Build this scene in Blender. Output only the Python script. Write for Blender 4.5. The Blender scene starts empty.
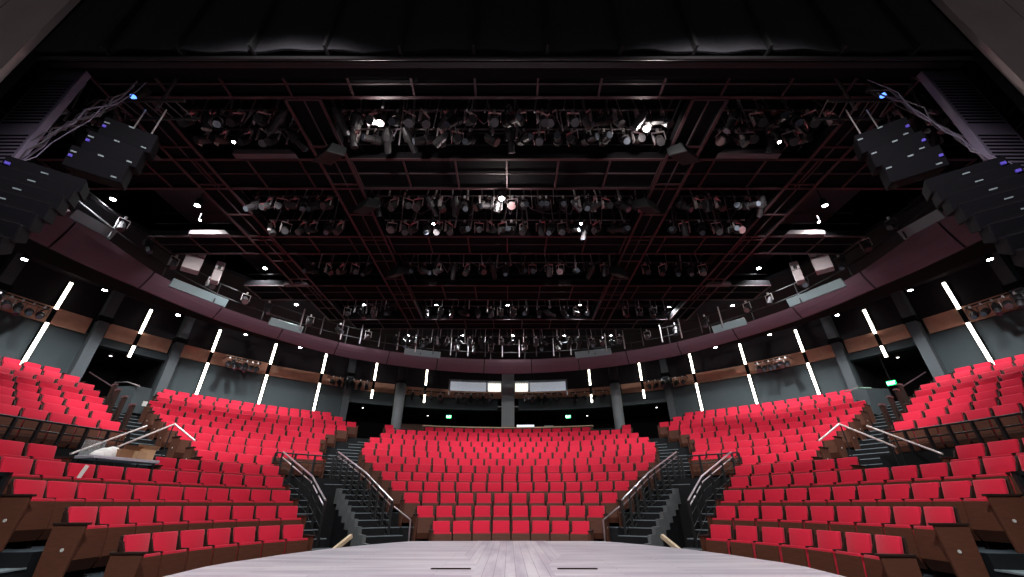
import bpy, bmesh, math, random
from math import sin, cos, pi, radians as rad, sqrt, atan2
random.seed(7)
C = bpy.context.scene.collection
sc = bpy.context.scene
YC = 7.03                       # centre of the concentric seating
RW = 19.2                       # radius of the house wall
R = [0, 5.30, 6.154, 7.008, 7.861, 8.715, 9.568, 10.422, 11.428, 12.433, 13.439, 14.444, 15.45, 16.456, 17.461, 18.467]
ZT = [0, .402, .750, 1.095, 1.437, 1.763, 2.092, 2.405, 2.757, 3.102, 3.46, 3.818, 4.186, 4.544, 4.921, 5.275]
ZF = [z - .88 for z in ZT]      # deck heights (index = row)

# ---------------------------------------------------------------- materials
def mat(name, col, rough=.6, metal=0., emit=None, es=0., noise=0., nscale=8., bump=0., bscale=60., spec=None):
    m = bpy.data.materials.new(name); m.use_nodes = True
    nt = m.node_tree; b = nt.nodes['Principled BSDF']
    b.inputs['Base Color'].default_value = (*col, 1)
    b.inputs['Roughness'].default_value = rough
    b.inputs['Metallic'].default_value = metal
    if spec is not None: b.inputs['Specular IOR Level'].default_value = spec
    if emit:
        b.inputs['Emission Color'].default_value = (*emit, 1); b.inputs['Emission Strength'].default_value = es
    tc = None
    if noise or bump:
        tc = nt.nodes.new('ShaderNodeTexCoord')
    if noise:
        n = nt.nodes.new('ShaderNodeTexNoise'); n.inputs['Scale'].default_value = nscale; n.inputs['Detail'].default_value = 4
        nt.links.new(tc.outputs['Object'], n.inputs['Vector'])
        r = nt.nodes.new('ShaderNodeMix'); r.data_type = 'RGBA'
        r.inputs['A'].default_value = (*[c * (1 - noise) for c in col], 1)
        r.inputs['B'].default_value = (*[min(1, c * (1 + noise)) for c in col], 1)
        nt.links.new(n.outputs['Fac'], r.inputs['Factor']); nt.links.new(r.outputs['Result'], b.inputs['Base Color'])
    if bump:
        n2 = nt.nodes.new('ShaderNodeTexNoise'); n2.inputs['Scale'].default_value = bscale
        nt.links.new(tc.outputs['Object'], n2.inputs['Vector'])
        bp = nt.nodes.new('ShaderNodeBump'); bp.inputs['Strength'].default_value = bump; bp.inputs['Distance'].default_value = .01
        nt.links.new(n2.outputs['Fac'], bp.inputs['Height']); nt.links.new(bp.outputs['Normal'], b.inputs['Normal'])
    return m

def wood(name, c1, c2, rough=.45, scale=(1, 1, 12)):
    m = bpy.data.materials.new(name); m.use_nodes = True
    nt = m.node_tree; b = nt.nodes['Principled BSDF']; b.inputs['Roughness'].default_value = rough; b.inputs['Specular IOR Level'].default_value = .25
    tc = nt.nodes.new('ShaderNodeTexCoord'); mp = nt.nodes.new('ShaderNodeMapping'); mp.inputs['Scale'].default_value = scale
    n = nt.nodes.new('ShaderNodeTexNoise'); n.inputs['Scale'].default_value = 3; n.inputs['Detail'].default_value = 6
    mx = nt.nodes.new('ShaderNodeMix'); mx.data_type = 'RGBA'
    mx.inputs['A'].default_value = (*c1, 1); mx.inputs['B'].default_value = (*c2, 1)
    nt.links.new(tc.outputs['Object'], mp.inputs['Vector']); nt.links.new(mp.outputs['Vector'], n.inputs['Vector'])
    nt.links.new(n.outputs['Fac'], mx.inputs['Factor']); nt.links.new(mx.outputs['Result'], b.inputs['Base Color'])
    return m

def planks(name, along_y, w=.12, L=2.4):
    m = bpy.data.materials.new(name); m.use_nodes = True
    nt = m.node_tree; b = nt.nodes['Principled BSDF']; b.inputs['Roughness'].default_value = .5
    tc = nt.nodes.new('ShaderNodeTexCoord'); mp = nt.nodes.new('ShaderNodeMapping')
    if along_y: mp.inputs['Rotation'].default_value = (0, 0, pi / 2)
    br = nt.nodes.new('ShaderNodeTexBrick')
    br.inputs['Color1'].default_value = (.56, .53, .57, 1); br.inputs['Color2'].default_value = (.47, .44, .50, 1)
    br.inputs['Mortar'].default_value = (.26, .23, .28, 1)
    br.inputs['Scale'].default_value = 1; br.inputs['Brick Width'].default_value = L; br.inputs['Row Height'].default_value = w
    br.inputs['Mortar Size'].default_value = .004; br.inputs['Bias'].default_value = -.2; br.offset = .37
    n = nt.nodes.new('ShaderNodeTexNoise'); n.inputs['Scale'].default_value = 1.0; n.inputs['Detail'].default_value = 5
    mp2 = nt.nodes.new('ShaderNodeMapping'); mp2.inputs['Scale'].default_value = (4, .5, 1) if along_y else (.5, 4, 1)
    mx = nt.nodes.new('ShaderNodeMix'); mx.data_type = 'RGBA'; mx.blend_type = 'MULTIPLY'; mx.inputs['Factor'].default_value = .55
    rp = nt.nodes.new('ShaderNodeValToRGB'); rp.color_ramp.elements[0].position = .35; rp.color_ramp.elements[0].color = (.5, .45, .58, 1)
    rp.color_ramp.elements[1].position = .6; rp.color_ramp.elements[1].color = (1, 1, 1, 1)
    k = nt.links.new
    k(tc.outputs['Object'], mp.inputs['Vector']); k(mp.outputs['Vector'], br.inputs['Vector'])
    k(tc.outputs['Object'], mp2.inputs['Vector']); k(mp2.outputs['Vector'], n.inputs['Vector']); k(n.outputs['Fac'], rp.inputs['Fac'])
    k(br.outputs['Color'], mx.inputs['A']); k(rp.outputs['Color'], mx.inputs['B']); k(mx.outputs['Result'], b.inputs['Base Color'])
    return m

M = dict(
    red=mat('red_upholstery', (.64, .016, .050), .85, bump=.25, bscale=260, noise=.10, nscale=3),
    redlow=mat('red_upholstery_seat', (.58, .015, .045), .85),
    swood=wood('seat_veneer', (.070, .024, .014), (.125, .045, .026), .6, (2, 2, 14)),
    sedge=mat('seat_edge', (.026, .012, .009), .6, spec=.2),
    dot=mat('aisle_marker', (.75, .75, .72), .35, .3),
    step=mat('black_step', (.007, .008, .010), .7, noise=.4, nscale=5, spec=.25),
    tread=mat('tread_blue_light', (.19, .26, .28), .7, noise=.2, nscale=6),  # bluish light on the end treads is put into this colour
    deck=mat('deck_carpet', (.030, .050, .066), .9, noise=.3, nscale=12),
    nosing=mat('step_nosing', (.20, .24, .27), .5),
    concrete=mat('stringer_grey', (.12, .13, .135), .85, noise=.3, nscale=3),
    wall=mat('wall_teal_grey', (.050, .067, .074), .8, noise=.12, nscale=1.2),
    column=mat('column_grey', (.24, .27, .29), .7, noise=.1, nscale=2),
    pilaster=mat('pilaster_grey', (.075, .088, .098), .8),
    wallup=mat('wall_upper_black', (.021, .018, .022), .9, noise=.2, nscale=1, spec=.2),
    ceil=mat('ceiling_black', (.006, .005, .006), .95, spec=.1),
    panel=mat('ceiling_panel', (.075, .045, .055), .9),
    ring=mat('ring_maroon', (.115, .058, .082), .6, noise=.1, nscale=.7),
    ringj=mat('ring_joint', (.012, .008, .012), .8),
    cap=mat('ring_cap_teal_light', (.22, .29, .31), .5),  # cyan light on the rim plates is put into the teal tone
    band=wood('wood_band', (.46, .21, .13), (.74, .42, .29), .5, (1, 1, 1.5)),
    pale=wood('pale_wood', (.55, .42, .28), (.72, .58, .40), .5, (1, 1, 6)),
    strip=mat('strip_light', (1, 1, 1), .5, emit=(1, .93, .78), es=7.),
    dl=mat('lamp_white', (1, 1, 1), .5, emit=(.93, .98, 1), es=60.),
    bulb=mat('bulb_warm', (1, 1, 1), .5, emit=(1, .88, .80), es=90.),
    smalldl=mat('recess_lamp', (1, 1, 1), .5, emit=(1, .95, .9), es=6.),
    black=mat('black_metal', (.018, .016, .018), .45, .3),
    black2=mat('black_paint', (.006, .0055, .0065), .9, spec=.1),
    rust=mat('catwalk_edge', (.060, .030, .036), .5, .2),
    greyedge=mat('catwalk_rung', (.075, .058, .064), .5, .3),
    silver=mat('aluminium', (.78, .72, .74), .32, .75),
    chrome=mat('handrail_steel', (.62, .52, .56), .28, .85),
    whiterail=mat('handrail_pale', (.66, .58, .56), .35, .3),
    railpost=mat('rail_post', (.010, .011, .013), .5, .2),
    lens=mat('lens_glass', (.08, .09, .11), .08, .3),
    redlens=mat('lens_red', (.55, .03, .05), .3),
    pinklens=mat('lens_pink', (.13, .07, .075), .4),
    can=mat('grey_can', (.07, .065, .07), .35, .6),
    duct=mat('pale_duct', (.13, .105, .115), .6, 0, spec=.3),
    drape=mat('black_drape', (.022, .020, .026), .95, noise=.35, nscale=1.5),
    seam=mat('drape_seam', (.006, .005, .007), .9),
    pros=mat('proscenium_boards', (.62, .50, .49), .7, noise=.25, nscale=1),
    spk=mat('speaker_black', (.0045, .004, .006), .7, spec=.06),
    lav=mat('speaker_grille', (.20, .165, .25), .6),
    cable=mat('cable_grey', (.09, .08, .10), .5),
    violet=mat('violet_plug', (.10, .07, .45), .4, emit=(.15, .1, 1), es=.12),
    blue=mat('blue_led', (.1, .2, .8), .4, emit=(.1, .25, 1), es=3.),
    boothwall=mat('booth_wall_glow', (.38, .40, .44), .8, emit=(.75, .8, .9), es=.42),  # room light inside the booth put in as wall glow
    boothlit=mat('booth_glow', (.9, .88, .8), .8, emit=(1, .95, .82), es=1.6),  # glowing sheet added for the bright inner end of the booth
    exit_g=mat('exit_sign', (.0, .5, .15), .4, emit=(.0, 1, .22), es=1.6),
    exit_w=mat('exit_letters', (.8, 1, .9), .4, emit=(.75, 1, .85), es=6.),
    screen=mat('screen_white', (.8, .85, .9), .4, emit=(.8, .88, 1), es=.9),
    carton=mat('cardboard', (.60, .39, .23), .85, noise=.15, nscale=6),
    cartond=mat('cardboard_dark', (.30, .15, .08), .85),
    white=mat('white_cloth', (.88, .85, .83), .8),
    tabletop=mat('table_top', (.55, .53, .62), .6),
    doorc=wood('door_wood', (.10, .05, .035), (.16, .08, .05), .5, (1, 1, 5)),
    cab=mat('cabinet_grey', (.55, .47, .49), .5),
    glass=None,
)
for k in ('red', 'redlow'):
    b_ = M[k].node_tree.nodes['Principled BSDF']; b_.inputs['Sheen Weight'].default_value = .22; b_.inputs['Sheen Roughness'].default_value = .4; b_.inputs['Specular IOR Level'].default_value = .25
g = bpy.data.materials.new('clear_panel'); g.use_nodes = True
gb = g.node_tree.nodes['Principled BSDF']; gb.inputs['Base Color'].default_value = (.75, .8, .8, 1); gb.inputs['Alpha'].default_value = .16; gb.inputs['Roughness'].default_value = .1
M['glass'] = g
M['plank_x'] = planks('stage_planks_across', False); M['plank_y'] = planks('stage_planks_deep', True, .14, 3)

# ---------------------------------------------------------------- mesh builder
class MB:
    def __init__(s): s.v = []; s.f = []; s.mi = []; s.ms = []
    def m(s, k):
        if k not in s.ms: s.ms.append(k)
        return s.ms.index(k)
    def add(s, vs, fs, k):
        o = len(s.v); s.v += [tuple(v) for v in vs]; i = s.m(k)
        for f in fs: s.f.append(tuple(o + a for a in f)); s.mi.append(i)
        return s
    def box(s, x0, x1, y0, y1, z0, z1, k):
        vs = [(x, y, z) for z in (z0, z1) for y in (y0, y1) for x in (x0, x1)]
        return s.add(vs, [(0, 2, 3, 1), (4, 5, 7, 6), (0, 1, 5, 4), (2, 6, 7, 3), (0, 4, 6, 2), (1, 3, 7, 5)], k)
    def hexa(s, a, b, k):      # two quads (lists of four points), bottom and top
        return s.add(list(a) + list(b), [(3, 2, 1, 0), (4, 5, 6, 7), (0, 1, 5, 4), (1, 2, 6, 5), (2, 3, 7, 6), (3, 0, 4, 7)], k)
    def tube(s, p, q, r, k, n=6, r2=None):
        r2 = r if r2 is None else r2
        d = [q[i] - p[i] for i in range(3)]; L = sqrt(sum(a * a for a in d)) or 1e-6; d = [a / L for a in d]
        h = (0, 0, 1) if abs(d[2]) < .9 else (1, 0, 0)
        a = (d[1] * h[2] - d[2] * h[1], d[2] * h[0] - d[0] * h[2], d[0] * h[1] - d[1] * h[0])
        l = sqrt(sum(t * t for t in a)); a = [t / l for t in a]
        b = (d[1] * a[2] - d[2] * a[1], d[2] * a[0] - d[0] * a[2], d[0] * a[1] - d[1] * a[0])
        vs = []
        for c, rr in ((p, r), (q, r2)):
            for i in range(n):
                t = 2 * pi * i / n + pi / n
                vs.append(tuple(c[j] + rr * (cos(t) * a[j] + sin(t) * b[j]) for j in range(3)))
        fs = [(i, (i + 1) % n, n + (i + 1) % n, n + i) for i in range(n)] + [tuple(range(n - 1, -1, -1)), tuple(range(n, 2 * n))]
        return s.add(vs, fs, k)
    def path(s, pts, r, k, n=6):
        for a, b in zip(pts, pts[1:]): s.tube(a, b, r, k, n)
        return s
    def sector(s, t0, t1, r0, r1, z0, z1, k, step=2.5, kt=None):
        n = max(1, int(math.ceil(abs(t1 - t0) / step))); vs = []
        for i in range(n + 1):
            t = rad(t0 + (t1 - t0) * i / n)
            for (r, z) in ((r0, z0), (r1, z0), (r1, z1), (r0, z1)): vs.append((r * sin(t), YC + r * cos(t), z))
        fs = []; top = []
        for i in range(n):
            a = 4 * i; b = a + 4
            fs += [(a, a + 1, b + 1, b), (a + 1, a + 2, b + 2, b + 1), (a + 3, a, b, b + 3)]
            top.append((a + 2, a + 3, b + 3, b + 2))
        fs += [(0, 3, 2, 1), (4 * n, 4 * n + 1, 4 * n + 2, 4 * n + 3)]
        if kt is None: fs += top; s.add(vs, fs, k)
        else:
            s.add(vs, fs, k); o = len(s.v) - len(vs); i = s.m(kt)
            for f in top: s.f.append(tuple(o + a for a in f)); s.mi.append(i)
        return s
    def sweep(s, prof, t0, t1, k, step=2.5, zf=None):    # closed profile of (r, z) turned about the centre; zf(theta) bends the top
        n = max(1, int(math.ceil(abs(t1 - t0) / step))); m = len(prof); vs = []
        for i in range(n + 1):
            td = t0 + (t1 - t0) * i / n; t = rad(td)
            for j, (r, z) in enumerate(prof):
                if zf: r, z = zf(td, j, r, z)
                vs.append((r * sin(t), YC + r * cos(t), z))
        fs = []
        for i in range(n):
            for j in range(m):
                a = i * m + j; b = i * m + (j + 1) % m
                fs.append((a, b, b + m, a + m))
        fs += [tuple(range(m - 1, -1, -1)), tuple(n * m + j for j in range(m))]
        return s.add(vs, fs, k)
    def merge(s, o, T):
        off = len(s.v); s.v += [T(v) for v in o.v]; mp = [s.m(k) for k in o.ms]
        s.f += [tuple(off + a for a in f) for f in o.f]; s.mi += [mp[min(i, len(mp) - 1)] for i in o.mi]
        return s
    def build(s, name, parent=None, loc=(0, 0, 0), bevel=0., seg=2, smooth=False):
        me = bpy.data.meshes.new(name); me.from_pydata(s.v, [], s.f)
        for k in s.ms: me.materials.append(M[k])
        me.polygons.foreach_set('material_index', s.mi)
        bm = bmesh.new(); bm.from_mesh(me)
        bmesh.ops.recalc_face_normals(bm, faces=bm.faces)
        if bevel: bmesh.ops.bevel(bm, geom=bm.edges[:], offset=bevel, segments=seg, affect='EDGES', profile=.5, material=-1)
        bm.to_mesh(me); bm.free()
        if smooth:
            me.polygons.foreach_set('use_smooth', [True] * len(me.polygons))
        me.update()
        ob = bpy.data.objects.new(name, me); C.objects.link(ob); ob.location = loc
        if parent: ob.parent = parent
        return ob

def tag(o, label=None, cat=None, group=None, kind=None):
    if label: o['label'] = label
    if cat: o['category'] = cat
    if group: o['group'] = group
    if kind: o['kind'] = kind
    return o
def empty(name, loc=(0, 0, 0), rz=0, **k):
    o = bpy.data.objects.new(name, None); C.objects.link(o); o.location = loc; o.rotation_euler = (0, 0, rz)
    o.empty_display_size = .1
    return tag(o, **k)
kids = {}
def children(o): return [c for c in bpy.data.objects if c.parent == o] if o.name not in kids else kids[o.name]
def copy_tree(o, parent=None):
    c = o.copy(); C.objects.link(c)
    for k in ('label', 'category', 'group'):
        if parent is None and k in c: del c[k]
    if parent: c.parent = parent
    for ch in kids.get(o.name, []): copy_tree(ch, c)
    return c
def P(td, r, z): return (r * sin(rad(td)), YC + r * cos(rad(td)), z)
def struct(name, mb, **k): return tag(mb.build(name, **k), kind='structure')
ORD = 'nearest second third fourth fifth sixth seventh eighth ninth tenth eleventh twelfth thirteenth fourteenth fifteenth sixteenth seventeenth eighteenth nineteenth twentieth twenty-first twenty-second twenty-third twenty-fourth twenty-fifth twenty-sixth'.split()
def nth(i): return ORD[i]
ROWN = 'front second third fourth fifth sixth seventh eighth ninth tenth eleventh twelfth thirteenth fourteenth fifteenth'.split()
SIDE = {-1: 'left-side', 1: 'right-side'}

# ---------------------------------------------------------------- seating plan: row -> (start angle, end angle, seats)
CEN = {1: (-21.7, 24.1, 8), 2: (-24.5, 26.5, 10), 3: (-26.5, 28.2, 12), 4: (-28.1, 29.5, 15), 5: (-29.2, 30.3, 17), 6: (-30.2, 31.6, 19),
       7: (-30.9, 31.9, 22), 8: (-30.6, 31.2, 23), 9: (-29.4, 30.2, 24), 10: (-27.7, 28.3, 25), 11: (-25.2, 25.9, 24), 12: (-23.9, 24.1, 24)}
LOW = {1: (96.2, 55.5, 7), 2: (96.3, 53.0, 9), 3: (96.4, 51.7, 11), 4: (96.4, 50.7, 12), 5: (70.1, 49.5, 6), 6: (61.7, 49.1, 4)}
MID = {7: (60.7, 38.8, 8), 8: (60.8, 38.2, 9), 9: (60.8, 37.1, 10), 10: (60.3, 35.4, 11), 11: (60.0, 33.2, 13), 12: (59.4, 30.6, 15),
       13: (57.7, 28.5, 16), 14: (56.9, 30.4, 15), 15: (55.5, 32.0, 14)}
FAR = {8: (67.8, 83.4, 6), 9: (67.0, 81.6, 6), 10: (66.0, 79.6, 6), 11: (65.2, 77.8, 6), 12: (64.5, 76.4, 6), 13: (64.1, 75.3, 6), 14: (64.7, 75.0, 6), 15: (65.7, 74.0, 5)}

# ---------------------------------------------------------------- floor: stage
outl = [(-4.2, -7), (-4.12, 4.5), (-4.12, 5.85), (-4.22, 6.77), (-4.16, 7.28), (-4.07, 7.59), (-3.92, 8.28), (-3.63, 9.12), (-3.39, 9.63), (-3.0, 10.25), (-2.62, 10.85), (-2.3, 11.2), (-1.8, 11.28)]
outl = outl + [(-x, y) for x, y in reversed(outl)]
mb = MB(); n = len(outl)
mb.add([(x, y, -.06) for x, y in outl] + [(x, y, 0) for x, y in outl], [tuple(range(n - 1, -1, -1)), tuple(range(n, 2 * n))] + [(i, (i + 1) % n, n + (i + 1) % n, n + i) for i in range(n)], 'plank_x')
struct('floor_stage', mb)
mb = MB(); mb.add([(x * .985, y - .12, -.62) for x, y in outl] + [(x * .985, y - .12, -.06) for x, y in outl], [(i, (i + 1) % n, n + (i + 1) % n, n + i) for i in range(n)], 'black2')
struct('trim_stage_skirt', mb)
# middle run of boards laid towards the house, set flush into the stage
mb = MB()
mb.add([(-.40, -6, .004), (.62, -6, .004), (.62, 6.9, .004), (.95, 8.2, .004), (.95, 11.27, .004), (-.72, 11.27, .004), (-.72, 8.2, .004), (-.40, 6.9, .004)], [(0, 1, 2, 3, 4, 5, 6, 7)], 'plank_y')
struct('floor_stage_centre_boards', mb)
SY = 6.51
for sx, cx_ in ((-1, -.73), (1, .975)):
    mb = MB(); mb.box(cx_ - .27, cx_ + .27, SY - .035, SY + .035, .004, .012, 'sedge')
    mb.box(cx_ - .25, cx_ + .25, SY - .022, SY + .022, .010, .014, 'black2')
    tag(mb.build('floor_slot'), f'narrow dark slot in the stage boards, the {SIDE[sx]} one of two', 'floor slot', 'slots in the stage boards')

# ---------------------------------------------------------------- floor: seating tiers, stairs, voms
def deck(mb, i, t0, t1, z=None, rin=None, rout=None, base=-1.6):
    rin = (R[i - 1] + .12 if i > 1 else 3.6) if rin is None else rin
    rout = R[i] + .12 if rout is None else rout
    mb.sector(t0, t1, rin, rout, base, ZF[i] if z is None else z, 'step', kt='deck')
mb = MB()
for i in range(1, 13): deck(mb, i, CEN[i][0] - .3, CEN[i][1] + .3)
deck(mb, 13, -30, 30); mb.sector(-30, 30, R[13] + .12, 23.2, -1.6, ZF[13] - .01, 'step', kt='deck')
struct('floor_centre_tiers', mb)
for s in (-1, 1):
    mb = MB()
    for i in range(1, 7):
        a, b, _ = LOW[i]
        deck(mb, i, s * ((97 if s < 0 else 99.8) if i < 2 else (97 if s < 0 else 98.4) if i < 5 else 100 if i < 6 else 62), s * (b - .3))
    deck(mb, 7, s * 62, s * 38.5)
    for i in (6, 7): deck(mb, i, s * 100, s * 61.9, z=ZF[5], rout=R[7] - .12 if i == 7 else None)
    for i in range(8, 16):
        a, b, _ = MID[i]; deck(mb, i, s * (a + .2), s * (b - .2), rout=RW if i == 15 else None)
        deck(mb, i, s * FAR[i][0] - s * .2, s * 100, rin=(R[7] - .12 if i == 8 else None), rout=RW if i == 15 else None)
    # landing at the head of the middle aisle, level with the rear cross aisle
    deck(mb, 14, s * 30.6, s * 24, z=ZF[13] + .01); deck(mb, 15, s * 32.2, s * 24, z=ZF[13] + .01, rout=RW)
    struct('floor_side_tiers', mb)

def flight(mb, nos, i, t0, t1, per=2, zlo=None, zhi=None, base=-1.6, kt=None):
    """steps through row i (rising from the row below to deck i+?)"""
    r0 = R[i - 1] + .12 if i > 1 else R[1] - .75
    r1 = R[i] + .12
    zlo = ZF[i - 1] if zlo is None else zlo; zhi = ZF[i] if zhi is None else zhi
    for k in range(per):
        a = r0 + (r1 - r0) * k / per; b = r0 + (r1 - r0) * (k + 1) / per
        z = zlo + (zhi - zlo) * (k + 1) / per
        mb.sector(t0, t1, a, b, base, z, 'step', kt=kt)
        nos.sector(t0, t1, a - .012, a + .02, z - .015, z + .004, 'nosing')
def stairs(name, label, rows, side_grey=False):
    root = empty(name, P(rows[0][1], R[rows[0][0]], ZF[rows[0][0]]), label=label, cat='stairs')
    mb = MB(); nos = MB()
    for (i, t0, t1, *o) in rows:
        flight(mb, nos, i, t0, t1, **(o[0] if o else {}))
    off = root.location
    for q, nm in ((mb, 'steps'), (nos, 'step_nosing')):
        q.v = [(x - off.x, y - off.y, z - off.z) for x, y, z in q.v]
        q.build(nm, root)
    return root
VOM = {}
for s in (-1, 1):
    rows = []; rows2 = []
    for i in range(1, 7):
        ce = abs(CEN[i][0]) if s < 0 else CEN[i][1]
        t_out = 35.6
        o = dict(zlo=-.60) if i == 1 else {}
        rows.append((i, s * (ce + .3), s * t_out, o))
        le = LOW[i][1] - .3; t_in = le - .80 / R[i] * 57.3
        rows2.append((i, s * le, s * t_in, o))
        VOM[(s, i)] = (t_out, t_in)
    for i in range(7, 14):
        ce = abs(CEN[i][0] if s < 0 else CEN[i][1]) if i < 13 else 24
        rows.append((i, s * (ce + .3), s * (MID[i][1] - .2)))
    stairs('aisle_stairs', f'black steps with grey nosings climbing between the centre and {SIDE[s]} seat blocks', rows)
    stairs('aisle_stairs', f'narrow black steps along the stage end of the {SIDE[s]} lower seat rows', rows2)
    rows = [(i, s * (MID[i][0] + .2), s * (FAR[i][0] - .2)) for i in range(8, 16)]
    rows = [(6, s * 61.8, s * 70), (7, s * 61.8, s * 69.0)] + rows
    stairs('aisle_stairs', f'black steps rising to the dark doorway beside the {SIDE[s]} upper corner block', rows)
    rows = [(i, s * (97 if s < 0 else 99.8 if i == 1 else 98.4), s * 105, dict(per=2, zlo=-.60, kt='tread') if i == 1 else dict(per=2, kt='tread')) for i in range(1, 7)]
    stairs('aisle_stairs', f'end steps with painted blue light beside the {SIDE[s]} lower rows at the photo edge', rows)
    # way out under the seats between the two flights
    mb = MB(); mb.sector(s * 34, s * 50, 4.2, 15, -1.7, -1.0, 'step')
    mb.sector(s * 35, s * 50, 14.6, 15, -1.0, 1.6, 'ceil')
    struct('floor_vomitory', mb)
    # stepped grey edge of the wide flight
    mb = MB()
    for i in range(1, 7):
        t = VOM[(s, i)][0]; zl = -.60 if i == 1 else ZF[i - 1]
        for k in range(2):
            r0 = R[i - 1] + .12 if i > 1 else R[1] - .75
            a = r0 + (R[i] + .12 - r0) * k / 2; b = r0 + (R[i] + .12 - r0) * (k + 1) / 2
            z = zl + (ZF[i] - zl) * (k + 1) / 2
            d = .10 / R[i] * 57.3
            mb.sector(s * t, s * (t + d), a, b + .05, z - .42, z + .03, 'concrete')
    struct('trim_stair_edge', mb)
    mb = MB(); t = VOM[(s, 6)][0]
    mb.sector(s * (t + .1), s * (VOM[(s, 6)][1] - .1), R[6] + .12, R[6] + .3, ZF[7] - .9, ZF[7] + .02, 'step')
    struct('trim_vomitory_head', mb)

# ---------------------------------------------------------------- railings
def railing(label, pts, h=.95, posts=None, mats=('chrome', 'railpost'), infill=2, name='stair_railing', second=.14, cat='railing', post_r=.022, tip=True):
    """pts: foot points; top rail runs h above them"""
    root = empty(name, pts[0], label=label, cat=cat)
    o = pts[0]; L = lambda p, dz=0: (p[0] - o[0], p[1] - o[1], p[2] - o[2] + dz)
    mb = MB(); mb.path([L(p, h) for p in pts], .024, mats[0], 8); mb.build('top_rail', root, smooth=False)
    if second:
        mb = MB(); mb.path([L(p, h - second) for p in pts], .018, mats[0], 6); mb.build('grab_rail', root)
    if infill:
        mb = MB()
        for q in range(infill):
            mb.path([L(p, .12 + (h - second - .2) * q / max(1, infill - .5)) for p in pts], .009, mats[1], 4)
        mb.build('infill_bars', root)
    # posts at regular spacing
    tot = [0]
    for a, b in zip(pts, pts[1:]): tot.append(tot[-1] + sqrt(sum((a[k] - b[k]) ** 2 for k in range(3))))
    n = posts or max(2, int(tot[-1] / .9) + 1)
    for q in range(n):
        d = tot[-1] * q / (n - 1)
        for j in range(len(pts) - 1):
            if d <= tot[j + 1] + 1e-6:
                u = (d - tot[j]) / (tot[j + 1] - tot[j]); a, b = pts[j], pts[j + 1]
                p = tuple(a[k] + (b[k] - a[k]) * u for k in range(3)); break
        mb = MB(); mb.box(-.028, .028, -.028, .028, 0, h - .01, mats[1])
        mb.build('post', root, loc=L(p))
    return root
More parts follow.
